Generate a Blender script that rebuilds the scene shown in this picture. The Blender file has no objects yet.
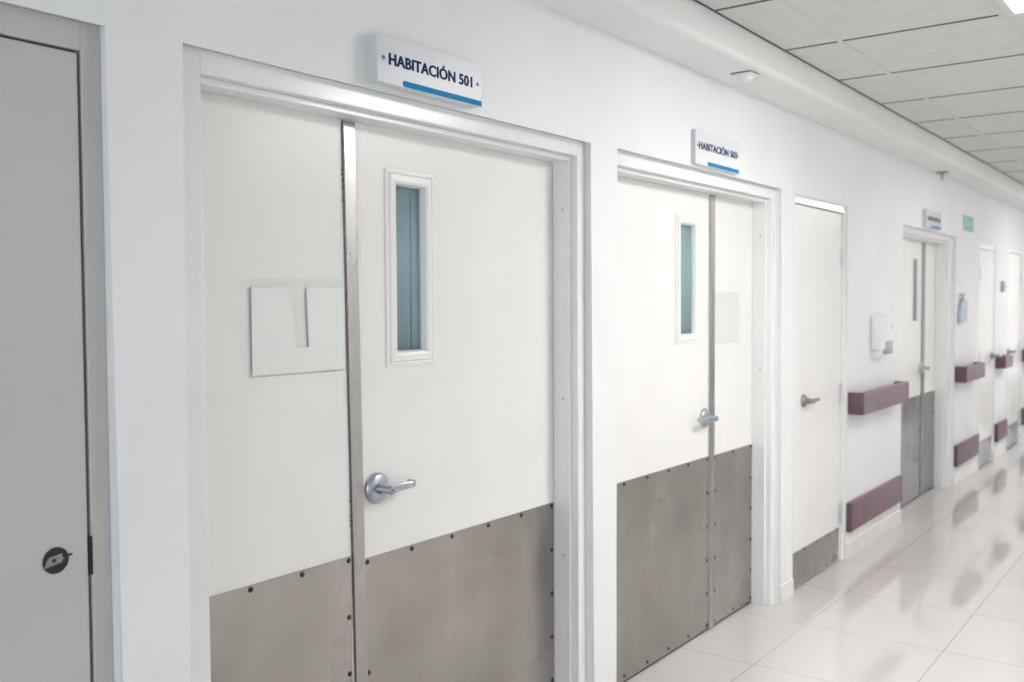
import bpy, bmesh, math
from mathutils import Vector, Matrix

C = bpy.context.scene.collection
PI = math.pi

# ------------------------------------------------------------------ materials
def new_mat(name):
    m = bpy.data.materials.new(name); m.use_nodes = True
    nt = m.node_tree
    return m, nt, nt.nodes['Principled BSDF']

def noise_col(nt, a, b, scale, detail=4, stretch=(1, 1, 1), lo=0.35, hi=0.65):
    tc = nt.nodes.new('ShaderNodeTexCoord')
    mp = nt.nodes.new('ShaderNodeMapping'); mp.inputs['Scale'].default_value = stretch
    nz = nt.nodes.new('ShaderNodeTexNoise'); nz.inputs['Scale'].default_value = scale; nz.inputs['Detail'].default_value = detail
    rp = nt.nodes.new('ShaderNodeValToRGB')
    rp.color_ramp.elements[0].position = lo; rp.color_ramp.elements[1].position = hi
    rp.color_ramp.elements[0].color = (*a, 1); rp.color_ramp.elements[1].color = (*b, 1)
    nt.links.new(tc.outputs['Object'], mp.inputs['Vector'])
    nt.links.new(mp.outputs['Vector'], nz.inputs['Vector'])
    nt.links.new(nz.outputs['Fac'], rp.inputs['Fac'])
    return nz, rp

def paint(name, a, b, rough, scale=6, bump=0.0, bscale=120, spec=0.5, coat=0.0):
    m, nt, p = new_mat(name)
    nz, rp = noise_col(nt, a, b, scale)
    nt.links.new(rp.outputs['Color'], p.inputs['Base Color'])
    p.inputs['Roughness'].default_value = rough
    p.inputs['Specular IOR Level'].default_value = spec
    if coat:
        p.inputs['Coat Weight'].default_value = coat; p.inputs['Coat Roughness'].default_value = 0.08
    if bump:
        tc = nt.nodes.new('ShaderNodeTexCoord')
        n2 = nt.nodes.new('ShaderNodeTexNoise'); n2.inputs['Scale'].default_value = bscale; n2.inputs['Detail'].default_value = 3
        bp = nt.nodes.new('ShaderNodeBump'); bp.inputs['Strength'].default_value = bump; bp.inputs['Distance'].default_value = 0.002
        nt.links.new(tc.outputs['Object'], n2.inputs['Vector'])
        nt.links.new(n2.outputs['Fac'], bp.inputs['Height']); nt.links.new(bp.outputs['Normal'], p.inputs['Normal'])
    return m

def metal(name, a, b, rough, scale=3, stretch=(1, 1, 1), metallic=1.0, r2=None):
    m, nt, p = new_mat(name)
    nz, rp = noise_col(nt, a, b, scale, 2.5, stretch, .25, .75)
    nt.links.new(rp.outputs['Color'], p.inputs['Base Color'])
    p.inputs['Metallic'].default_value = metallic
    p.inputs['Roughness'].default_value = rough
    if r2 is not None:
        mr = nt.nodes.new('ShaderNodeMapRange')
        mr.inputs['From Min'].default_value = 0.3; mr.inputs['From Max'].default_value = 0.7
        mr.inputs['To Min'].default_value = rough; mr.inputs['To Max'].default_value = r2
        nt.links.new(nz.outputs['Fac'], mr.inputs['Value']); nt.links.new(mr.outputs['Result'], p.inputs['Roughness'])
    return m

def emit(name, col, strength):
    m, nt, p = new_mat(name)
    p.inputs['Base Color'].default_value = (0.9, 0.9, 0.9, 1)
    p.inputs['Emission Color'].default_value = (*col, 1); p.inputs['Emission Strength'].default_value = strength
    return m

def clear(name, tint, gloss=0.12, rough=0.03):
    m = bpy.data.materials.new(name); m.use_nodes = True
    nt = m.node_tree; nt.nodes.clear()
    out = nt.nodes.new('ShaderNodeOutputMaterial')
    tr = nt.nodes.new('ShaderNodeBsdfTransparent'); tr.inputs['Color'].default_value = (*tint, 1)
    gl = nt.nodes.new('ShaderNodeBsdfGlossy'); gl.inputs['Roughness'].default_value = rough
    fr = nt.nodes.new('ShaderNodeFresnel'); fr.inputs['IOR'].default_value = 1.28
    mx = nt.nodes.new('ShaderNodeMixShader')
    ge = nt.nodes.new('ShaderNodeNewGeometry'); inv = nt.nodes.new('ShaderNodeMath'); inv.operation = 'SUBTRACT'; inv.inputs[0].default_value = 1
    mu = nt.nodes.new('ShaderNodeMath'); mu.operation = 'MULTIPLY'
    nt.links.new(ge.outputs['Backfacing'], inv.inputs[1])
    nt.links.new(fr.outputs['Fac'], mu.inputs[0]); nt.links.new(inv.outputs[0], mu.inputs[1])
    nt.links.new(mu.outputs[0], mx.inputs['Fac'])
    nt.links.new(tr.outputs['BSDF'], mx.inputs[1]); nt.links.new(gl.outputs['BSDF'], mx.inputs[2])
    nt.links.new(mx.outputs['Shader'], out.inputs['Surface'])
    return m

M = {}
M['wall'] = paint('wall_paint', (.83, .835, .84), (.86, .865, .87), .5, 2.5, .12, 60)
M['door_paint'] = paint('door_paint', (.83, .82, .79), (.86, .85, .82), .3, 3, .05, 90)
M['grey_paint'] = paint('grey_door_paint', (.515, .507, .49), (.545, .537, .52), .4, 3, .05, 90)
M['frame_paint'] = paint('frame_paint', (.83, .835, .83), (.86, .865, .86), .2, 4)
M['grey_frame'] = paint('grey_frame_paint', (.53, .52, .50), (.56, .55, .53), .45, 4)
M['soffit'] = paint('soffit_paint', (.83, .83, .82), (.86, .86, .85), .5, 3)
M['tile_ceiling'] = paint('mineral_tile', (.66, .66, .65), (.70, .70, .685), .85, 9, .3, 260, .2)
M['joint'] = paint('dark_tile_joint', (.06, .06, .058), (.12, .12, .115), .7, 3)
M['tbar'] = paint('ceiling_bar_paint', (.62, .62, .605), (.66, .66, .645), .5, 9)
M['skirting'] = paint('skirting_tile', (.78, .75, .70), (.83, .80, .76), .25, 5)
M['kick'] = metal('brushed_kick_plate', (.315, .294, .276), (.465, .44, .415), .2, 3.0, (1, 1, .8), 1.0, .3)
M['kick_far'] = metal('kick_plate_grey', (.30, .293, .285), (.38, .372, .365), .22, 3, (1, 1, .5), 1.0, .32)
M['astragal'] = metal('edge_strip_steel', (.38, .365, .35), (.48, .465, .45), .2, 5, (4, 4, .4), 1.0, .36)
M['chrome'] = metal('satin_chrome', (.40, .43, .48), (.50, .53, .58), .3, 60)
M['dark_chrome'] = metal('dark_lever_metal', (.30, .29, .275), (.38, .37, .35), .3, 20)
M['hinge'] = metal('hinge_steel', (.66, .68, .70), (.74, .76, .78), .45, 20)
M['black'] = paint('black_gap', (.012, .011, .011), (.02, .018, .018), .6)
M['screw'] = metal('dark_screw', (.05, .045, .042), (.09, .08, .075), .45, 40)
M['screw_grey'] = paint('grey_screw', (.22, .23, .24), (.28, .29, .30), .5)
M['screw_pale'] = paint('painted_screw', (.52, .53, .53), (.58, .59, .59), .4)
M['lockmetal'] = metal('lock_steel', (.25, .24, .235), (.42, .40, .39), .45, 60)
M['rail'] = paint('mauve_vinyl', (.215, .148, .175), (.245, .172, .20), .38, 12, .25, 300)
M['rail_end'] = paint('mauve_end_cap', (.115, .068, .088), (.14, .085, .108), .45, 12)
M['bumper'] = paint('plum_vinyl', (.165, .092, .112), (.20, .115, .138), .42, 14, .25, 300)
M['sign_back'] = paint('sign_backing', (.60, .64, .65), (.65, .69, .70), .3)
M['sign_face'] = paint('sign_face', (.70, .715, .74), (.72, .735, .76), .22, 6, 0, 1, .12, 0)
M['navy'] = paint('navy_ink', (.006, .03, .10), (.008, .034, .11), .5, 6, 0, 1, .05)
M['blue'] = paint('cyan_blue_ink', (.0, .20, .44), (.003, .215, .46), .4, 5, 0, 1, .06, 0)
M['green'] = paint('exit_green', (.22, .52, .40), (.27, .57, .45), .4)
M['green_light'] = paint('pale_green', (.42, .68, .57), (.46, .72, .61), .4)
M['plastic'] = paint('white_plastic', (.80, .80, .79), (.84, .84, .83), .3)
M['greyplastic'] = paint('grey_plastic', (.33, .35, .42), (.42, .44, .52), .25, 25)
M['bluegrey'] = paint('bluegrey_plastic', (.32, .38, .44), (.46, .52, .57), .3, 14)
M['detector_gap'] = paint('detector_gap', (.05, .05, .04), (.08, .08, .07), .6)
M['paper'] = paint('paper', (.87, .86, .835), (.89, .88, .855), .6)
M['acrylic'] = clear('clear_acrylic', (.996, .997, .997))
M['glass'] = clear('window_glass', (.97, .985, .99))
M['lamp'] = emit('lamp_diffuser', (1.0, .99, .975), 22)
M['lamp_1'] = emit('added_lamp_diffuser', (1.0, .99, .975), 9)  # dim panel added out of view to brighten the middle of the wall
M['lamp_2'] = emit('far_lamp_diffuser', (1.0, .99, .975), 17)
M['lamp_frame'] = paint('lamp_frame', (.66, .66, .62), (.70, .70, .66), .4)

# teal woven film behind the small windows
def teal(name, a, b):
    m, nt, p = new_mat(name)
    tc = nt.nodes.new('ShaderNodeTexCoord'); mp = nt.nodes.new('ShaderNodeMapping')
    mp.inputs['Rotation'].default_value = (0, PI/4, 0)
    ck = nt.nodes.new('ShaderNodeTexChecker'); ck.inputs['Scale'].default_value = 170
    ck.inputs['Color1'].default_value = (*a, 1); ck.inputs['Color2'].default_value = (*b, 1)
    nt.links.new(tc.outputs['Object'], mp.inputs['Vector']); nt.links.new(mp.outputs['Vector'], ck.inputs['Vector'])
    nz = nt.nodes.new('ShaderNodeTexNoise'); nz.inputs['Scale'].default_value = 9
    mx = nt.nodes.new('ShaderNodeMix'); mx.data_type = 'RGBA'; mx.blend_type = 'MULTIPLY'; mx.inputs['Factor'].default_value = .3
    nt.links.new(tc.outputs['Object'], nz.inputs['Vector'])
    nt.links.new(ck.outputs['Color'], mx.inputs['A']); nt.links.new(nz.outputs['Fac'], mx.inputs['B'])
    nt.links.new(mx.outputs['Result'], p.inputs['Base Color']); p.inputs['Roughness'].default_value = .6
    return m
M['teal'] = teal('teal_curtain', (.29, .42, .46), (.35, .48, .52))
M['teal_dark'] = teal('teal_dark_curtain', (.035, .055, .058), (.05, .075, .08))

# glossy floor tile with grout
def floor_mat():
    m, nt, p = new_mat('polished_floor_tile')
    tc = nt.nodes.new('ShaderNodeTexCoord')
    mp = nt.nodes.new('ShaderNodeMapping')
    TX, TY = .65, .632
    mp.inputs['Location'].default_value = (-3.985/TX, .353/TY, 0)
    mp.inputs['Scale'].default_value = (1/TX, 1/TY, 1)
    nt.links.new(tc.outputs['Object'], mp.inputs['Vector'])
    sp = nt.nodes.new('ShaderNodeSeparateXYZ'); nt.links.new(mp.outputs['Vector'], sp.inputs['Vector'])
    ds = []
    for ax in ('X', 'Y'):
        fr = nt.nodes.new('ShaderNodeMath'); fr.operation = 'FRACT'; nt.links.new(sp.outputs[ax], fr.inputs[0])
        pp = nt.nodes.new('ShaderNodeMath'); pp.operation = 'PINGPONG'; pp.inputs[1].default_value = .5
        nt.links.new(sp.outputs[ax], pp.inputs[0]); ds.append(pp)
    mn = nt.nodes.new('ShaderNodeMath'); mn.operation = 'MINIMUM'
    nt.links.new(ds[0].outputs[0], mn.inputs[0]); nt.links.new(ds[1].outputs[0], mn.inputs[1])
    lt = nt.nodes.new('ShaderNodeMapRange'); lt.inputs['From Min'].default_value = .0025; lt.inputs['From Max'].default_value = .0045
    nt.links.new(mn.outputs[0], lt.inputs['Value'])
    nz = nt.nodes.new('ShaderNodeTexNoise'); nz.inputs['Scale'].default_value = 2.2; nz.inputs['Detail'].default_value = 5
    nt.links.new(tc.outputs['Object'], nz.inputs['Vector'])
    rp = nt.nodes.new('ShaderNodeValToRGB')
    rp.color_ramp.elements[0].color = (.61, .583, .568, 1); rp.color_ramp.elements[1].color = (.665, .642, .627, 1)
    nt.links.new(nz.outputs['Fac'], rp.inputs['Fac'])
    mx = nt.nodes.new('ShaderNodeMix'); mx.data_type = 'RGBA'
    mx.inputs['A'].default_value = (.38, .35, .33, 1)
    nt.links.new(lt.outputs['Result'], mx.inputs['Factor']); nt.links.new(rp.outputs['Color'], mx.inputs['B'])
    nt.links.new(mx.outputs['Result'], p.inputs['Base Color'])
    p.inputs['Roughness'].default_value = .025
    p.inputs['IOR'].default_value = 1.6
    n2 = nt.nodes.new('ShaderNodeTexNoise'); n2.inputs['Scale'].default_value = 1.5
    nt.links.new(tc.outputs['Object'], n2.inputs['Vector'])
    bp = nt.nodes.new('ShaderNodeBump'); bp.inputs['Strength'].default_value = .02; bp.inputs['Distance'].default_value = .01
    nt.links.new(n2.outputs['Fac'], bp.inputs['Height']); nt.links.new(bp.outputs['Normal'], p.inputs['Normal'])
    return m
M['floor'] = floor_mat()

# ------------------------------------------------------------------ mesh helpers
def box(bm, x0, x1, y0, y1, z0, z1, bev=0.0, seg=2):
    vs = [bm.verts.new((x, y, z)) for x in (x0, x1) for y in (y0, y1) for z in (z0, z1)]
    fs = [(0, 1, 3, 2), (4, 6, 7, 5), (0, 4, 5, 1), (2, 3, 7, 6), (0, 2, 6, 4), (1, 5, 7, 3)]
    faces = [bm.faces.new([vs[i] for i in f]) for f in fs]
    if bev:
        es = list({e for f in faces for e in f.edges})
        bmesh.ops.bevel(bm, geom=es, offset=bev, segments=seg, profile=.5, affect='EDGES')

def cyl(bm, c, axis, r0, r1, length, n=32):
    """cone/cylinder from point c along axis"""
    q = Vector((0, 0, 1)).rotation_difference(Vector(axis).normalized()).to_matrix().to_4x4()
    mt = Matrix.Translation(Vector(c)) @ q @ Matrix.Translation((0, 0, length/2))
    bmesh.ops.create_cone(bm, cap_ends=True, segments=n, radius1=r0, radius2=r1, depth=length, matrix=mt)

def lathe(bm, c, axis, prof, n=40):
    """prof: list of (radius, distance along axis)"""
    q = Vector((0, 0, 1)).rotation_difference(Vector(axis).normalized())
    rings = []
    for r, h in prof:
        ring = []
        for i in range(n):
            a = 2*PI*i/n
            ring.append(bm.verts.new(Vector(c) + q @ Vector((r*math.cos(a), r*math.sin(a), h))))
        rings.append(ring)
    for a, b in zip(rings, rings[1:]):
        for i in range(n):
            bm.faces.new((a[i], a[(i+1) % n], b[(i+1) % n], b[i]))
    bm.faces.new(rings[0][::-1]); bm.faces.new(rings[-1])

def prism_xz(bm, pts, y0, y1):
    a = [bm.verts.new((x, y0, z)) for x, z in pts]; b = [bm.verts.new((x, y1, z)) for x, z in pts]
    n = len(pts)
    bm.faces.new(a); bm.faces.new(b[::-1])
    for i in range(n):
        bm.faces.new((a[i], b[i], b[(i+1) % n], a[(i+1) % n]))

def prism_xy(bm, pts, z0, z1):
    a = [bm.verts.new((x, y, z0)) for x, y in pts]; b = [bm.verts.new((x, y, z1)) for x, y in pts]
    n = len(pts)
    bm.faces.new(a); bm.faces.new(b[::-1])
    for i in range(n):
        bm.faces.new((a[i], b[i], b[(i+1) % n], a[(i+1) % n]))

def prism_yz(bm, pts, x0, x1):
    a = [bm.verts.new((x0, y, z)) for y, z in pts]; b = [bm.verts.new((x1, y, z)) for y, z in pts]
    n = len(pts)
    bm.faces.new(a); bm.faces.new(b[::-1])
    for i in range(n):
        bm.faces.new((a[i], b[i], b[(i+1) % n], a[(i+1) % n]))

def root_loc(o):
    l = Vector(o.location)
    while o.parent: o = o.parent; l += Vector(o.location)
    return l

def obj(name, fill, m, parent=None, smooth=False):
    """fill(bm) builds in world coordinates; origin goes to the parent's origin, or to the mesh's base"""
    bm = bmesh.new(); fill(bm)
    bmesh.ops.recalc_face_normals(bm, faces=bm.faces)
    if parent is not None:
        off = root_loc(parent)
    else:
        xs = [v.co for v in bm.verts]
        off = Vector(((min(v.x for v in xs)+max(v.x for v in xs))/2, (min(v.y for v in xs)+max(v.y for v in xs))/2, min(v.z for v in xs)))
    bmesh.ops.translate(bm, verts=bm.verts, vec=-off)
    me = bpy.data.meshes.new(name); bm.to_mesh(me); bm.free()
    me.materials.append(M[m])
    if smooth:
        for p in me.polygons: p.use_smooth = True
        try: me.set_sharp_from_angle(angle=math.radians(35))
        except Exception: pass
    o = bpy.data.objects.new(name, me); C.objects.link(o)
    if parent is not None: o.parent = parent
    else: o.location = off
    return o

def empty(name, loc):
    o = bpy.data.objects.new(name, None); C.objects.link(o); o.location = loc; o.empty_display_size = .1
    return o

def tag(o, label, cat, group=None, kind=None):
    o['label'] = label; o['category'] = cat
    if group: o['group'] = group
    if kind: o['kind'] = kind
    return o

def bx(*a, **k):
    return lambda bm: box(bm, *a, **k)

def multi(*fs):
    def f(bm):
        for g in fs: g(bm)
    return f

def copy_part(src, parent, delta, name=None):
    """copy a mesh part (its mesh is shared) shifted by delta"""
    o = src.copy(); C.objects.link(o); o.parent = parent; o.location = Vector(src.location) + Vector(delta)
    return o

def copy_tree(src, loc):
    r = src.copy(); C.objects.link(r); r.location = loc
    for ch in list(src.children):
        c = ch.copy(); C.objects.link(c); c.parent = r
        for g in list(ch.children):
            d = g.copy(); C.objects.link(d); d.parent = c
    return r

# ------------------------------------------------------------------ dimensions
WY = -.13            # face of the door wall
FY = -.10            # face of the door frames
SOF = 2.59           # underside of the bulkhead
CEI = 2.72           # tiled ceiling
SY = -.365           # outer face of the bulkhead
RY = -2.95           # opposite wall
XA, XB = -2.6, 17.0
OPEN = [(.0, 1.124, 2.17), (1.294, 3.009, 2.175), (3.184, 4.86, 2.18), (5.05, 5.945, 2.172),
        (7.18, 8.83, 2.142), (9.80, 10.60, 2.135), (11.22, 12.13, 2.14)]

# ------------------------------------------------------------------ room shell
def wall_fill(bm):
    pts = [(XA, 0)]
    for a, b, h in OPEN: pts += [(a, 0), (a, h), (b, h), (b, 0)]
    pts += [(XB, 0), (XB, 2.75), (XA, 2.75)]
    prism_xz(bm, pts, WY, .16)
    edges = [e for e in bm.edges if all(abs(v.co.y-WY) < 1e-6 for v in e.verts) and all(XA < v.co.x < XB for v in e.verts)
             and max(v.co.z for v in e.verts) > .01]
    bmesh.ops.bevel(bm, geom=edges, offset=.007, segments=3, profile=.5, affect='EDGES')
    bmesh.ops.triangulate(bm, faces=[f for f in bm.faces if len(f.verts) > 8])
    box(bm, XA, XB, .16, .2, 0, 2.75)
wl = tag(obj('wall_left', wall_fill, 'wall', smooth=True), 'white painted corridor wall pierced by the row of doors', 'wall', kind='structure')
tag(obj('wall_right', bx(XA, XB, RY-.1, RY, 0, CEI+.1), 'wall'), 'plain white wall opposite the row of doors', 'wall', kind='structure')
tag(obj('wall_back', bx(XA-.1, XA, RY, .2, 0, CEI+.1), 'wall'), 'white wall closing the near corridor end', 'wall', kind='structure')
tag(obj('wall_front', bx(XB, XB+.1, RY, .2, 0, CEI+.1), 'wall'), 'white wall closing the far corridor end', 'wall', kind='structure')
fl = obj('floor', bx(XA, XB, RY, .2, -.1, 0), 'floor')
fl.data.transform(Matrix.Translation(fl.location)); fl.location = (0, 0, 0)
tag(fl, 'polished cream floor of large square tiles with thin grout lines', 'floor', kind='structure')

def soffit_fill(bm):
    prism_yz(bm, [(WY+.1, SOF)]+[(SY+.03-.03*math.sin(a*PI/16), SOF+.03-.03*math.cos(a*PI/16)) for a in range(9)]+[(SY, CEI+.09), (WY+.1, CEI+.09)], XA, XB)
tag(obj('trim_1', soffit_fill, 'soffit', smooth=True), 'smooth white bulkhead running along the top of the wall', 'bulkhead', kind='structure')

# tiled ceiling
TX0, TS = 4.262, .742
TY = [SY, -.622, -1.255, -1.888, -2.521, RY]
CELLX = [TX0+k*TS for k in range(-10, 19)]
LAMPS = [(-3, 1), (2, 1), (7, 1), (12, 1)]      # first tile column west of the lamp (two tiles long), row index pair
def lamp_cells():
    s = set()
    for k in (-1, 4, 9): s.update({(k, 2), (k, 3)})
    return s
LC = lamp_cells()
def tiles_fill(bm):
    for i in range(len(CELLX)-1):
        k = i-10
        for j in range(len(TY)-1):
            if (k, j) in LC: continue
            g = .008
            x0, x1 = max(CELLX[i]+g, XA), min(CELLX[i+1]-g, XB)
            if x1 <= x0: continue
            box(bm, x0, x1, TY[j+1]+g, TY[j]-(.008 if j == 0 else g), CEI, CEI+.012, .002, 1)
ce = obj('ceiling', tiles_fill, 'tile_ceiling')
tag(ce, 'grey suspended ceiling of rectangular mineral tiles', 'ceiling', kind='structure')
obj('ceiling_void', bx(XA, XB, RY, SY, CEI+.02, CEI+.09), 'black', ce)
def tb_fill(bm):
    for y in TY[1:-1]:
        xs = XA
        cuts = [(TX0+k*TS, TX0+(k+1)*TS+.04) for k in (-1, 4, 9)] if y == TY[3] else []
        for p, q in cuts+[(XB, XB)]:
            box(bm, xs, p, y-.011, y+.011, CEI-.004, CEI+.012, .002, 1); xs = q
obj('ceiling_bar', tb_fill, 'tbar', ce)
def cross_fill(bm):
    for x in CELLX:
        if XA+.1 < x < XB-.1:
            for j in range(len(TY)-1):
                if j in (2, 3) and any(abs(x-(TX0+k*TS)) < .01 for k in (0, 5, 10)): continue
                box(bm, x-.0075, x+.0075, TY[j+1]+.011, TY[j]-.011, CEI-.0015, CEI+.012)
    box(bm, XA, XB, SY-.012, SY-.001, CEI-.0012, CEI+.012)
obj('cross_joint', cross_fill, 'joint', ce)

# skirting
def skirt_fill(bm):
    xs = XA
    segs = []
    for a, b, h in OPEN: segs.append((xs, a)); xs = b
    segs.append((xs, XB))
    for a, b in segs:
        if b-a > .02: box(bm, a+.004, b-.004, WY-.009, WY+.005, 0, .098, .003, 2)
tag(obj('baseboard_left', skirt_fill, 'skirting'), 'low cream tile skirting along the foot of the door wall', 'skirting', kind='structure')

# ------------------------------------------------------------------ ceiling lamps
lamp0 = None
for n, k in enumerate((-1, 4, 9)):
    x0, x1 = TX0+k*TS, TX0+(k+1)*TS
    loc = ((x0+x1)/2, (TY[2]+TY[4])/2, CEI)
    if lamp0 is None:
        r = empty('ceiling_light', loc); lamp0 = r
        a, b, c, d = x0+.012, x1+.03, TY[4]+.012, TY[2]-.012
        def frame(bm):
            w = .035
            box(bm, a, b, d-w, d, CEI-.006, CEI+.01, .002, 1); box(bm, a, b, c, c+w, CEI-.006, CEI+.01, .002, 1)
            box(bm, a, a+w, c+w, d-w, CEI-.006, CEI+.01, .002, 1); box(bm, b-w, b, c+w, d-w, CEI-.006, CEI+.01, .002, 1)
        obj('frame', frame, 'lamp_frame', r)
        obj('diffuser', bx(a+.035, b-.035, c+.035, d-.035, CEI+.0, CEI+.006), 'lamp', r)
    else:
        r = copy_tree(lamp0, loc)
        for ch in r.children:
            if ch.name.startswith('diffuser'):
                ch.data = ch.data.copy(); ch.data.materials[0] = M['lamp_%d' % n]
    tag(r, ('bright recessed ceiling light panel at the top right corner of the photo', 'added unseen dim ceiling panel that brightens the middle of the corridor', 'recessed ceiling light panel at the far end of the corridor')[n], 'ceiling light', 'recessed corridor ceiling lights')

# ------------------------------------------------------------------ doors
def door_root(n, x, label):
    r = empty('door_%d' % n, (x, 0, 0))
    return tag(r, label, 'door', None, 'structure')

def frame_fill(a, b, h, w=.05, face=FY, stop=.018, back=.06, leaf_y=0.0, top_w=None, wl=None):
    """a..b the wall opening; face strip of width w, then a stop in front of the leaf"""
    tw = top_w or w
    def f(bm):
        box(bm, a, a+(wl or w), face, back, 0, h, .003, 2)
        box(bm, b-w, b, face, back, 0, h, .003, 2)
        box(bm, a+(wl or w)-.001, b-w+.001, face, back, h-tw, h, .003, 2)
        if stop:
            s = face+.028
            box(bm, a+(wl or w)-.001, a+(wl or w)+stop, s, leaf_y-.001, 0, h-tw, .002, 1)
            box(bm, b-w-stop, b-w+.001, s, leaf_y-.001, 0, h-tw, .002, 1)
            box(bm, a+(wl or w)+stop, b-w-stop, s, leaf_y-.001, h-tw-stop, h-tw, .002, 1)
    return f

def leaf_with_hole(x0, x1, y0, y1, z0, z1, hole):
    hx0, hx1, hz0, hz1 = hole
    def f(bm):
        box(bm, x0, hx0, y0, y1, z0, z1); box(bm, hx1, x1, y0, y1, z0, z1)
        box(bm, hx0, hx1, y0, y1, z0, hz0); box(bm, hx0, hx1, y0, y1, hz1, z1)
        bmesh.ops.remove_doubles(bm, verts=bm.verts, dist=1e-5)
    return f

def screws(plate, spots, y, r=.0075, m='screw'):
    """screw heads on a plate facing the corridor"""
    s0 = None
    for x, z in spots:
        if s0 is None:
            def fill(bm, x=x, z=z):
                lathe(bm, (x, y, z), (0, -1, 0), [(r, 0), (r, .001), (r*.75, .0028), (r*.2, .0032)], 14)
            s0 = obj('screw', fill, m, plate, True); p0 = (x, z)
        else:
            copy_part(s0, plate, (x-p0[0], 0, z-p0[1]))

def plate_spots(x0, x1, zt, zb, left, right, top=.185, side=.163, inset=.012, bottom=False):
    pts = []
    n = max(1, round((x1-x0-2*inset)/top))
    for i in range(n+1): pts.append((x0+inset+(x1-x0-2*inset)*i/n, zt-.012))
    k = 1
    while zt-.012-k*side > zb+.005:
        z = zt-.012-k*side
        if left: pts.append((x0+inset, z))
        if right: pts.append((x1-inset, z))
        k += 1
    if bottom:
        for i in range(n+1): pts.append((x0+inset+(x1-x0-2*inset)*i/n, zb+.02))
    return pts

def lever_handle(parent, x, y, z, d, m='chrome', L=.105, r=.046, out=.058, hook=True):
    """round rose, spindle and lever pointing along d (+1 or -1 in x)"""
    h = empty('door_handle', (0, 0, 0)); h.parent = parent
    obj('rose', lambda bm: lathe(bm, (x, y, z), (0, -1, 0), [(r, 0), (r, .006), (r*.97, .010), (r*.80, .0165), (r*.55, .019), (r*.30, .0195)], 48), m, h, True)
    obj('spindle', lambda bm: lathe(bm, (x, y-.012, z), (0, -1, 0), [(.0175, 0), (.0165, out-.03), (.0135, out-.022), (.0135, out-.004), (.0115, out), (.0045, out), (.004, out-.003)], 28), m, h, True)
    def lev(bm):
        secs = 14
        rings = []
        for i in range(secs+1):
            t = i/secs
            px = x+d*(.006+L*t)
            py = y-out+.005+.008*math.sin(t*PI*.9)+(.018*max(0, t-.86)/.14 if hook else 0)
            hz = .0135*(1-.28*t); ty = .0065
            if t > .95: hz *= .9
            pz = z-.001+.002*t
            ring = []
            for q in range(16):
                a = 2*PI*q/16
                cx, cz = math.cos(a), math.sin(a)
                e = .55
                ring.append(bm.verts.new((px, py+ty*math.copysign(abs(cx)**e, cx), pz+hz*math.copysign(abs(cz)**e, cz))))
            rings.append(ring)
        for A, B in zip(rings, rings[1:]):
            for q in range(16): bm.faces.new((A[q], A[(q+1) % 16], B[(q+1) % 16], B[q]))
        bm.faces.new(rings[0]); bm.faces.new(rings[-1][::-1])
        if hook:
            box(bm, x+d*(L-.004)-.006, x+d*(L-.004)+.006, y-out+.002, y-out+.03, z-.006, z+.0135, .003, 2)
    obj('lever', lev, m, h, True)
    return h

def vision(parent, hole, y, trim=.044, m_glass='glass', k=1.0):
    """moulded trim round the hole and a recessed pane"""
    hx0, hx1, hz0, hz1 = hole
    w = empty('vision_window', (0, 0, 0)); w.parent = parent
    def tr(bm):
        prof = [(trim, y+.002), (trim, y-.004*k), (trim-.010, y-.006*k), (trim-.014, y-.0035*k), (trim-.018, y-.010*k), (.010, y-.011*k), (.002, y-.007*k), (-.002, y+.006*k), (-.003*k, y+.007*k), (-.003*k, y+.022)]
        rings = []
        for p, yy in prof:
            rings.append([bm.verts.new(v) for v in ((hx0-p, yy, hz0-p), (hx1+p, yy, hz0-p), (hx1+p, yy, hz1+p), (hx0-p, yy, hz1+p))])
        for A, B in zip(rings, rings[1:]):
            for i in range(4): bm.faces.new((A[i], A[(i+1) % 4], B[(i+1) % 4], B[i]))
    obj('window_trim', tr, 'door_paint', w)
    obj('pane', bx(hx0, hx1, y+.009*k, y+.009*k+.003, hz0, hz1), m_glass, w)
    return w

def curtain(hole, y, label, m='teal'):
    hx0, hx1, hz0, hz1 = hole
    def f(bm):
        n = 60; cols = []
        X0, X1, Z0, Z1 = hx0+.001, hx1-.001, hz0+.001, hz1-.001
        for i in range(n+1):
            t = i/n
            x = X0+(X1-X0)*t
            yy = y+.001*math.sin(t*9)+.006*max(0, 1-abs(t-.66)/.05)
            cols.append((bm.verts.new((x, yy, Z0)), bm.verts.new((x, yy, Z1))))
        for a, b in zip(cols, cols[1:]): bm.faces.new((a[0], b[0], b[1], a[1]))
    o = obj('curtain', f, m, None, True)
    sm = o.modifiers.new('thick', 'SOLIDIFY'); sm.thickness = .001
    return tag(o, label, 'curtain', 'curtains behind the small door windows')

def knuckle_hinge(parent, x, y, z, h=.11):
    hg = obj('hinge', lambda bm: [lathe(bm, (x, y, z-h/2+i*h/3+.001), (0, 0, 1), [(.004, 0), (.0085, .001), (.0085, h/3-.003), (.004, h/3-.002)], 16) for i in range(3)] and
             box(bm, x-.028, x+.02, y+.005, y+.009, z-h/2, z+h/2, .001, 1), 'hinge', parent, True)
    return hg

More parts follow.
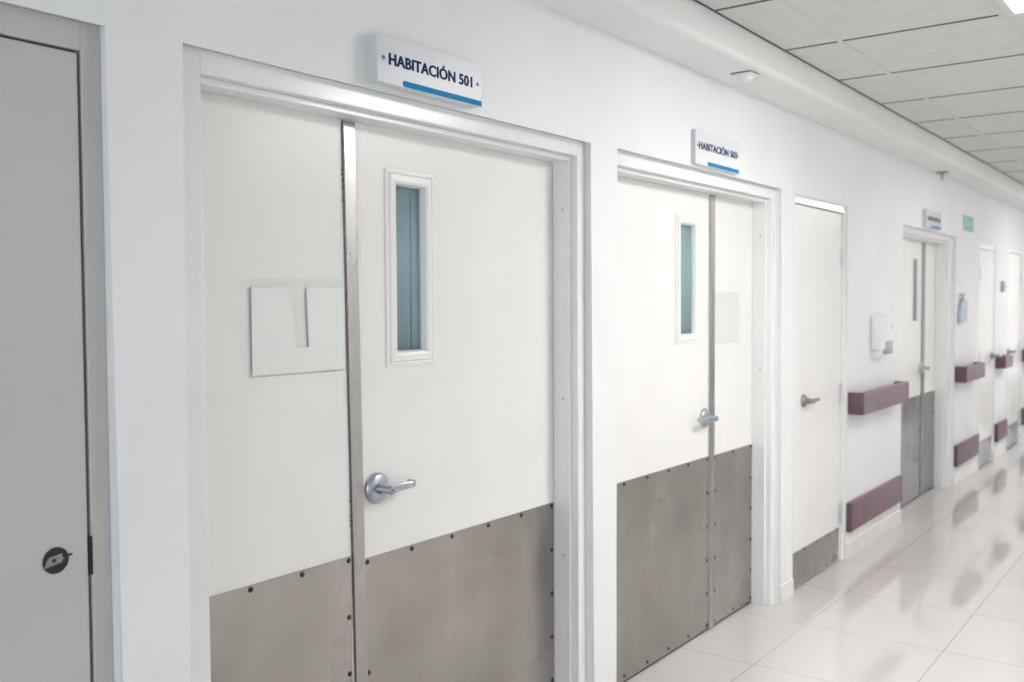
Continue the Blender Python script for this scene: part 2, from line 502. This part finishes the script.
# ---- door_1: flush grey door, nearest the camera
d = door_root(1, .55, 'grey flush door at the far left with a black empty lock hole')
obj('door_frame', frame_fill(.0, 1.124, 2.17, .0435, FY, 0, .03, 0, .06), 'grey_frame', d)
HX, HZ = 1.003, 1.073
obj('door_leaf', bx(.0485, 1.0725, FY+.001, FY+.041, .008, 2.104, bev=.0015, seg=1), 'grey_paint', d)
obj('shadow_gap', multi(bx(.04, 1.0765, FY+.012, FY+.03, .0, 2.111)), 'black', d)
lk = empty('lock_hole', (0, 0, 0)); lk.parent = d
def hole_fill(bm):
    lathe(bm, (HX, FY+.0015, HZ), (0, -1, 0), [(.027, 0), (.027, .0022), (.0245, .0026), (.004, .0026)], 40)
obj('hole_shade_disc', hole_fill, 'black', lk, True)  # flat black disc stands in for the darkness inside the hole
def lockplate(bm):
    c, s = math.cos(.12), math.sin(.12)
    pts = [(-.027, -.010), (.012, -.0075), (.012, -.003), (.017, -.001), (.012, .003), (.014, .010), (-.016, .009), (-.021, .002)]
    prism_xz(bm, [(HX+px*c-pz*s, HZ+.001+px*s+pz*c) for px, pz in pts], FY-.0028, FY-.0006)
obj('lock_plate', lockplate, 'lockmetal', lk)
obj('lock_screw', lambda bm: lathe(bm, (HX-.005, FY-.0026, HZ+.001), (0, -1, 0), [(.0045, 0), (.0045, .0008), (.001, .001)], 16), 'black', lk)
obj('lock_spike', lambda bm: box(bm, HX+.018, HX+.034, FY-.002, FY, HZ+.004, HZ+.008), 'black', lk)
obj('latch_recess_shade', bx(1.0735, 1.0815, FY-.0012, FY+.004, 1.027, 1.107), 'black', d)  # flat black strip painted in for the darkness of the latch recess

def double_door(n, a, b, h, leaf_top, seam, small_left, label, kz_small, kz_big, hole, kick='kick', seam_w=.045, ks=True, w=.05, detail=True, handle_x=None, hz=1.05):
    """two unequal leaves in a rebated steel frame, strip over the seam, steel kick plates"""
    d = door_root(n, (a+b)/2, label)
    obj('door_frame', frame_fill(a, b, h, w, FY, .016, .06, 0, h-leaf_top-.020, (.074) if n == 2 else None), 'frame_paint', d)
    L, R = a+((.074) if n == 2 else w)+.004, b-w-.004
    # leaves
    T = leaf_top+.012
    big = (seam, R) if small_left else (L, seam)
    sml = (L, seam) if small_left else (seam, R)
    obj('door_leaf', bx(sml[0]+.002, sml[1]-.002, 0, .045, .012, T, bev=.0015, seg=1), 'door_paint', d)
    obj('door_leaf', leaf_with_hole(big[0]+.002, big[1]-.002, 0, .045, .012, T, hole), 'door_paint', d)
    obj('floor_gap_shade', bx(L, R, .006, .05, 0, .0118), 'black', d)  # black strip stands in for the dark gap under the leaves
    # strip on the seam (fixed to the big leaf)
    s0, s1 = (seam-seam_w*.55, seam+seam_w*.45) if small_left else (seam-seam_w*.45, seam+seam_w*.55)
    def lean(fill):
        # the strip over the 501 seam hangs slightly out of plumb
        def f(bm):
            fill(bm)
            if n == 2:
                for v in bm.verts: v.co.x -= .022*(v.co.z-.8)/1.3
        return f
    obj('edge_strip', lean(bx(s0, s1, -.008, -.0005, .012, leaf_top-.006, bev=.0015)), 'dark_chrome' if n == 5 else 'astragal', d)
    if detail:
        obj('strip_cap', lean(bx(s0, s1, -.0085, -.0005, leaf_top-.0055, leaf_top+.001)), 'dark_chrome', d)
        obj('seal_line', lean(bx(*((s0-.003, s0-.0005) if small_left else (s0-.006, s0-.0005)), -.0025, -.0003, .012, leaf_top)), 'dark_chrome' if small_left else 'hinge', d)
    # kick plates
    g = .016 if small_left else .010
    p1 = (L+.006, s0-.005) if small_left else (s1+.002, R-.014)
    p2 = (s1+.001, R-.014) if small_left else (L+.014, s0-.007)
    for (q0, q1), kz, sm in ((p1, kz_small, True), (p2, kz_big, False)):
        kp = obj('kick_plate', bx(q0, q1, -.0022, -.0003, .014, kz, bev=.0004, seg=1), kick, d)
        kp['label'] = 'brushed stainless steel kick plate'
        if ks:
            sp = plate_spots(q0, q1, kz, .014, True, True, bottom=not small_left, inset=.012)
            if small_left and not sm: sp = [p for p in sp if not (p[0] < q0+.02 and round((kz-.012-p[1])/.163) % 2 == 1)]
            if small_left and sm: sp = [p for p in sp if not (p[0] < q0+.02)]
            screws(kp, sp, -.0022)
    vision(d, hole, 0, k=.15 if n == 5 else 1)
    hx = handle_x if handle_x else (s1+.052 if small_left else s0-.052)
    lever_handle(d, hx, -.0003, hz, 1 if small_left else -1, L=.113 if small_left else .12)
    if detail:
        # painted screws on the right reveal of the frame
        for z in (1.93, 1.24, .66):
            def f(bm, z=z):
                lathe(bm, (b-w-.0157, -.045, z), (-1, 0, 0), [(.006, 0), (.006, .001), (.001, .002)], 14)
            obj('frame_screw', f, 'screw_pale', d, True)
    return d

# ---- door_2: room 501
hole501 = (2.110, 2.238, 1.445, 1.945)
d2 = double_door(2, 1.294, 3.009, 2.175, 2.10, 1.945, True, 'white double door under the 501 room sign, with lever on the right leaf',
                 .872, .852, hole501)
for z in (1.965, 1.952, 1.935, 1.915, 1.88, 1.03, .985, .972, .958):
    obj('seam_chip', lambda bm, z=z: lathe(bm, (1.9165-.022*(z-.8)/1.3, -.0005, z), (0, -1, 0), [(.0028, 0), (.0028, .001), (.001, .0015)], 8), 'screw', d2)
curtain(hole501, .017, 'teal curtain seen through the small window of room 501 door')

# ---- door_3: room 503
hole503 = (3.966, 4.114, 1.442, 1.944)
d3 = double_door(3, 3.184, 4.86, 2.18, 2.10, 4.296, False, 'white double door under the 503 room sign, with lever beside the steel strip',
                 .846, .850, hole503, seam_w=.052, hz=1.04, handle_x=4.222)
curtain(hole503, .017, 'teal curtain seen through the small window of room 503 door')

# ---- door_4: single white door
d4 = door_root(4, 5.5, 'white single door with short steel kick plate, right of the 503 double door')
obj('door_frame', frame_fill(5.05, 5.945, 2.172, .035, -.118, 0, .05, 0, .05), 'frame_paint', d4)
obj('door_leaf', bx(5.089, 5.906, -.105, -.062, .014, 2.118, bev=.0015, seg=1), 'door_paint', d4)
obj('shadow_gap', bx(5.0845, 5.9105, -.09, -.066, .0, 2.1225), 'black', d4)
kp = obj('kick_plate', bx(5.10, 5.885, -.1072, -.1052, .02, .212, bev=.0004, seg=1), 'kick', d4)
screws(kp, [(5.115, .20), (5.30, .20), (5.50, .20), (5.69, .20), (5.87, .20)], -.1072, .006)
lever_handle(d4, 5.262, -.1053, 1.04, 1, 'dark_chrome', L=.11, r=.036, out=.055, hook=False)
for z in (1.845, 1.035, .30): knuckle_hinge(d4, 5.9085, -.113, z, .12)

# ---- door_5: room 505
hole505 = (7.985, 8.115, 1.432, 1.925)
d5 = double_door(5, 7.18, 8.83, 2.142, 2.068, 8.285, False, 'distant white double door with dark narrow window between two mauve rails',
                 .835, .832, hole505, kick='kick_far', seam_w=.085, ks=False, detail=False, w=.10, handle_x=8.235, hz=1.05)
curtain(hole505, .0085, 'dark grey-green curtain behind the narrow window of the distant double door', 'teal_dark')

# ---- door_6, door_7: far single doors
def single(n, a, b, h, l0, l1, lt, kz, label, handle, hd, hinge_x):
    d = door_root(n, (a+b)/2, label)
    w0, w1 = l0-a-.004, b-l1-.004
    def fr(bm):
        box(bm, a, l0-.004, WY+.004, .05, 0, h, .003, 2); box(bm, l1+.004, b, WY+.004, .05, 0, h, .003, 2)
        box(bm, l0-.005, l1+.005, WY+.004, .05, lt+.005, h, .003, 2)
    obj('door_frame', fr, 'frame_paint', d)
    obj('door_leaf', bx(l0, l1, -.120, -.078, .014, lt, bev=.0015, seg=1), 'door_paint', d)
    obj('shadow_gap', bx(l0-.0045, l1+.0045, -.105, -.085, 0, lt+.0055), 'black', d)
    obj('kick_plate', bx(l0+.015, l1-.015, -.1222, -.1202, .02, kz, bev=.0004, seg=1), 'kick_far', d)
    lever_handle(d, handle, -.1203, 1.05, hd, 'dark_chrome', L=.12, r=.04, out=.06, hook=False)
    for z in (1.84, 1.06, .28): knuckle_hinge(d, hinge_x, -.126, z, .13)
    return d
single(6, 9.80, 10.60, 2.135, 9.86, 10.53, 2.075, .255, 'far white single door just right of the green wall sign', 10.47, -1, 9.858)
single(7, 11.22, 12.13, 2.14, 11.28, 12.04, 2.10, .25, 'farthest white single door, at the right edge of the photo', 11.352, 1, 12.042)

# ------------------------------------------------------------------ document holders
def holder(x0, x1, z0, z1, y, label, zp, notch, plabel):
    r = empty('document_holder', ((x0+x1)/2, y, z0))
    t = .0025
    obj('back_panel', bx(x0, x1, y-.003, y-.0005, z0, z1), 'acrylic', r)
    def front(bm):
        if notch:
            n0, n1, nz = notch
            pts = [(x0, z0), (x1, z0), (x1, z1-.012), (n1+.01, z1-.012), (n1-.006, nz), (n0+.02, nz), (n0, z1-.012), (x0, z1-.012)]
        else:
            pts = [(x0, z0), (x1, z0), (x1, z1), (x0, z1)]
        prism_xz(bm, pts, y-.016, y-.0135)
        box(bm, x0, x1, y-.016, y-.0005, z0-t, z0); box(bm, x0-t, x0, y-.016, y-.0005, z0-t, z1-.012); box(bm, x1, x1+t, y-.016, y-.0005, z0-t, z1-.012)
    obj('front_pocket', front, 'acrylic', r)
    tag(r, label, 'document holder', 'clear holders on the narrow door leaves')
    if zp:
        def pap(bm):
            n0, n1, nz = notch
            box(bm, x0+.008, n0+.006, y-.0066, y-.0058, z0+.003, zp, 0)
            prism_xz(bm, [(x0+.008, z0+.003), (x1-.004, z0+.003), (x1-.004, zp), (n1+.01, zp), (n1+.016, z0+.07), (n0+.034, z0+.07), (n0+.02, zp-.02), (n0+.006, zp), (x0+.008, zp)], y-.0058, y-.0048)
        p = obj('paper_sheet', pap, 'paper')
        tag(p, plabel, 'paper')
holder(1.567, 1.900, 1.404, 1.661, -.0002, 'clear acrylic document holder on the left leaf below the 501 sign', 1.634, (1.685, 1.748, 1.60),
       'white paper with a cut-out notch inside the clear holder')
holder(4.345, 4.60, 1.392, 1.640, -.0002, 'faint clear document holder on the right leaf below the 503 sign', None, None, '')

# ------------------------------------------------------------------ room signs
def text_part(name, body, x, z, size_x, height, y, m, parent):
    """lettering as thin raised strokes; three shifted copies make it bold"""
    cu = bpy.data.curves.new(name, 'FONT'); cu.body = body; cu.size = 1.0; cu.offset = .012; cu.extrude = .002; cu.resolution_u = 4
    cu.space_character = 1.04
    to = bpy.data.objects.new(name, cu); C.objects.link(to)
    bpy.context.view_layer.update()
    src = bpy.data.meshes.new_from_object(to.evaluated_get(bpy.context.evaluated_depsgraph_get()))
    bpy.data.objects.remove(to)
    xs = [v.co.x for v in src.vertices]; x0, x1 = min(xs), max(xs)
    cap = .70; off = root_loc(parent)
    bm = bmesh.new()
    for i, (dx, dz) in enumerate(((-.036, 0), (-.018, 0), (0, 0), (.018, 0), (.036, 0), (0, .016), (0, -.016))):
        before = len(bm.verts)
        bm.from_mesh(src); bm.verts.ensure_lookup_table()
        for v in bm.verts[before:]:
            px = (v.co.x+dx-x0)/(x1-x0)*size_x; pz = (v.co.y+dz)/cap*height; py = -v.co.z*.15-i*.00003
            v.co = Vector((x+px, y+py, z+pz))-off
    me = bpy.data.meshes.new(name); bm.to_mesh(me); bm.free()
    me.materials.append(M[m])
    o = bpy.data.objects.new(name, me); C.objects.link(o); o.parent = parent
    return o

def room_sign(x0, x1, z0, z1, front, text, label, bar, tx, tz, tw, th):
    r = empty('room_sign', ((x0+x1)/2, WY, z0))
    tag(r, label, 'sign', 'room signs above the double doors')
    obj('backing', bx(x0+.001, x1-.001, front+.006, WY+.001, z0+.001, z1-.001, bev=.001, seg=1), 'sign_back', r)
    obj('face_plate', bx(x0, x1, front, front+.0062, z0, z1, bev=.001, seg=1), 'sign_face', r)
    text_part('lettering', text, tx, tz, tw, th, front-.0002, 'navy', r)
    def barf(bm):
        b0, b1, bz0, bz1 = bar
        rr = (bz1-bz0)/2; pts = []
        for i in range(9):
            a = PI/2+PI*i/8
            pts.append((b0+rr+rr*math.cos(a), bz0+rr+rr*math.sin(a)))
        pts += [(b1, bz0), (b1, bz1)]
        prism_xz(bm, pts, front-.0006, front+.001)
    obj('blue_bar', barf, 'blue', r)
    for sx in (x0+.022, x1-.020):
        obj('sign_screw', lambda bm, sx=sx: lathe(bm, (sx, front+.0005, tz+th*.45), (0, -1, 0), [(.006, 0), (.006, .002), (.004, .004), (.001, .0042)], 16), 'screw_grey', r, True)
    return r
room_sign(1.866, 2.310, 2.181, 2.308, -.174, 'HABITACIÓN 501', 'white acrylic room sign reading HABITACIÓN 501', (1.962, 2.309, 2.1825, 2.199), 1.910, 2.233, .354, .030)
room_sign(3.812, 4.268, 2.184, 2.332, -.152, 'HABITACIÓN 503', 'white acrylic room sign reading HABITACIÓN 503', (3.930, 4.267, 2.1865, 2.2045), 3.846, 2.253, .396, .030)
room_sign(7.715, 8.165, 2.150, 2.283, -.160, 'HABITACIÓN 505', 'small distant room sign above the double door, its lettering blurred', (7.86, 8.164, 2.152, 2.168), 7.75, 2.205, .385, .030)

# green evacuation sign
g = empty('green_sign', (9.29, WY, 2.20))
tag(g, 'small green wall sign high on the wall after the distant double door', 'sign')
obj('panel', bx(9.095, 9.49, WY-.006, WY+.001, 2.205, 2.338, bev=.002, seg=1), 'green', g)
obj('pictogram', lambda bm: (prism_xz(bm, [(9.24, 2.262), (9.36, 2.262), (9.36, 2.245), (9.42, 2.272), (9.36, 2.299), (9.36, 2.282), (9.24, 2.282)], WY-.0066, WY-.005),
                             box(bm, 9.15, 9.21, WY-.0066, WY-.005, 2.235, 2.31)), 'green_light', g)

# ------------------------------------------------------------------ wall rails and bumpers
def hand_rail(x0, x1, label, z0=.897, z1=1.033, y=-.225, first=None):
    r = empty('wall_rail', ((x0+x1)/2, WY, z0))
    tag(r, label, 'handrail', 'mauve upper wall rails')
    prof = [(WY-.022, z0+.004), (y+.006, z0), (y+.001, z0+.005), (y, z0+.02), (y, z1-.02), (y+.001, z1-.006), (y+.008, z1), (y+.03, z1+.001), (y+.034, z1-.006),
            (y+.034, z1-.02), (WY-.022, z1-.02)]
    obj('rail_body', lambda bm: prism_yz(bm, prof, x0+.02, x1-.02), 'rail', r, True)
    def cap(xa, xb):
        def f(bm):
            box(bm, xa, xb, y, WY+.001, z0, z1, .007, 3)
        return f
    obj('end_cap', cap(x0, x0+.028), 'rail_end', r, True)
    obj('end_cap', cap(x1-.028, x1), 'rail_end', r, True)
    obj('bracket', bx(x0+.02, x1-.02, WY-.026, WY+.001, z0+.02, z1-.02), 'rail', r)
    return r
hand_rail(5.968, 7.012, 'mauve upper wall rail below the white soap dispenser')
hand_rail(8.838, 9.62, 'mauve upper wall rail right of the distant double door')
hand_rail(10.625, 11.02, 'short mauve upper wall rail between the two far single doors', .915, 1.035)
hand_rail(12.15, 13.6, 'mauve upper wall rail cut off by the right photo edge', .90, 1.045)

def bumper(x0, x1, z0, z1, label):
    r = empty('wall_bumper', ((x0+x1)/2, WY, z0))
    tag(r, label, 'bumper', 'plum lower wall bumpers')
    obj('bumper_body', bx(x0+.012, x1-.012, WY-.032, WY+.001, z0, z1, bev=.008, seg=3), 'bumper', r, True)
    obj('end_cap', bx(x0, x0+.014, WY-.033, WY+.001, z0-.001, z1+.001, bev=.006, seg=3), 'rail_end', r, True)
    obj('end_cap', bx(x1-.014, x1, WY-.033, WY+.001, z0-.001, z1+.001, bev=.006, seg=3), 'bumper', r, True)
    return r
bumper(5.952, 7.10, .172, .352, 'long plum lower bumper on the wall below the soap dispenser')
bumper(8.845, 9.72, .172, .354, 'plum lower bumper between the distant double door and single door')
bumper(10.62, 11.15, .175, .356, 'short plum lower bumper between the two far single doors')
bumper(12.15, 13.6, .19, .375, 'plum lower bumper cut off by the right photo edge')

# ------------------------------------------------------------------ dispensers on the wall
r = empty('soap_dispenser', (6.51, WY, 1.22))
tag(r, 'white wall dispenser with grey window above the mauve rail', 'dispenser')
obj('housing', bx(6.42, 6.66, -.20, WY+.001, 1.272, 1.497, bev=.02, seg=4), 'plastic', r, True)
obj('lower_spout', lambda bm: prism_yz(bm, [(WY-.002, 1.285), (WY-.002, 1.225), (-.165, 1.222), (-.185, 1.245), (-.192, 1.285)], 6.45, 6.60), 'plastic', r)
obj('window', bx(6.51, 6.668, -.205, -.17, 1.243, 1.33, bev=.006), 'greyplastic', r, True)
obj('latch', bx(6.652, 6.668, -.197, -.17, 1.395, 1.445, bev=.004), 'greyplastic', r)

r = empty('gel_dispenser', (9.03, WY, 1.40))
tag(r, 'blue-grey gel dispenser on the wall just right of the distant double door', 'dispenser')
obj('container', lambda bm: prism_xz(bm, [(8.90, 1.405), (9.17, 1.405), (9.17, 1.60), (9.02, 1.61), (8.94, 1.56)], -.158, WY+.001), 'bluegrey', r)
obj('pump', multi(bx(8.99, 9.01, -.165, -.15, 1.60, 1.645), bx(8.93, 9.05, -.170, -.145, 1.638, 1.652, bev=.003)), 'bluegrey', r)

r = empty('wall_device', (10.91, WY, 1.69))
tag(r, 'tiny grey device fixed to the wall between the two far single doors', 'wall device')
obj('housing', bx(10.85, 10.95, WY-.03, WY+.001, 1.68, 1.79, bev=.006), 'bluegrey', r)
obj('arm', bx(10.95, 11.05, WY-.028, WY-.012, 1.715, 1.745, bev=.004), 'bluegrey', r)

# ------------------------------------------------------------------ on the bulkhead
r = empty('smoke_detector', (4.055, -.278, SOF))
tag(r, 'white smoke detector with domed sensor on the bulkhead underside', 'smoke detector')
DX, DY = 4.045, -.275
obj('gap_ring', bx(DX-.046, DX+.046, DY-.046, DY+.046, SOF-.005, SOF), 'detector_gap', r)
obj('base_plate', bx(DX-.049, DX+.049, DY-.049, DY+.049, SOF-.014, SOF-.0045, bev=.004, seg=2), 'plastic', r, True)
obj('dome', lambda bm: lathe(bm, (DX, DY, SOF-.013), (0, 0, -1), [(.035, 0), (.035, .008), (.033, .014), (.026, .022), (.014, .027), (.004, .028)], 32), 'plastic', r, True)

r = empty('ceiling_sprinkler', (8.03, -.195, SOF))
tag(r, 'small dark ceiling sprinkler on the bulkhead above the distant doors', 'sprinkler')
obj('escutcheon', lambda bm: lathe(bm, (8.03, -.195, SOF), (0, 0, -1), [(.05, 0), (.05, .006), (.03, .014), (.012, .016)], 24), 'dark_chrome', r, True)
obj('stem', lambda bm: lathe(bm, (8.03, -.195, SOF-.014), (0, 0, -1), [(.012, 0), (.012, .02), (.007, .024), (.007, .04), (.02, .042), (.02, .045)], 16), 'dark_chrome', r, True)

# ------------------------------------------------------------------ light
w = bpy.data.worlds.new('world'); bpy.context.scene.world = w; w.use_nodes = True
w.node_tree.nodes['Background'].inputs['Color'].default_value = (.6, .65, .7, 1)
w.node_tree.nodes['Background'].inputs['Strength'].default_value = .3

def area(name, loc, rot, sx, sy, power, col):
    l = bpy.data.lights.new(name, 'AREA'); l.shape = 'RECTANGLE'; l.size = sx; l.size_y = sy; l.energy = power; l.color = col
    o = bpy.data.objects.new(name, l); C.objects.link(o); o.location = loc; o.rotation_euler = rot
    return o
# daylight from the corridor ends
area('daylight_near_end', (XA+.15, -1.7, 1.5), (0, -PI/2, 0), 1.6, 1.8, 36, (.84, .92, 1.0))
area('daylight_far_end', (XB-.15, -1.6, 1.5), (0, PI/2, 0), 2.2, 2.2, 13, (.92, .96, 1.0))

# ------------------------------------------------------------------ camera
cam = bpy.data.cameras.new('camera'); co = bpy.data.objects.new('camera', cam); C.objects.link(co)
F, YAW, PITCH, ROLL = 965.5, .932, .0386, -.0054
cam.sensor_width = 36; cam.lens = F/1024*36; cam.clip_start = .05
fw = Vector((math.sin(YAW)*math.cos(PITCH), math.cos(YAW)*math.cos(PITCH), -math.sin(PITCH)))
rt = Vector((math.cos(YAW), -math.sin(YAW), 0)); up = rt.cross(fw)
rr = rt*math.cos(ROLL)+up*math.sin(ROLL); uu = -rt*math.sin(ROLL)+up*math.cos(ROLL)
m = Matrix((rr, uu, -fw)).transposed().to_4x4(); m.translation = (0, -1.9988, 1.5876)
co.matrix_world = m
cam.dof.use_dof = True; cam.dof.focus_distance = 2.75; cam.dof.aperture_fstop = 3.2
bpy.context.scene.camera = co

sc = bpy.context.scene
sc.view_settings.view_transform = 'Standard'; sc.view_settings.look = 'None'
sc.view_settings.exposure = 0.12; sc.view_settings.gamma = 1.0
sc.cycles.use_denoising = True
sc.cycles.max_bounces = 10; sc.cycles.diffuse_bounces = 6; sc.cycles.transparent_max_bounces = 12
sc.cycles.sample_clamp_indirect = 4
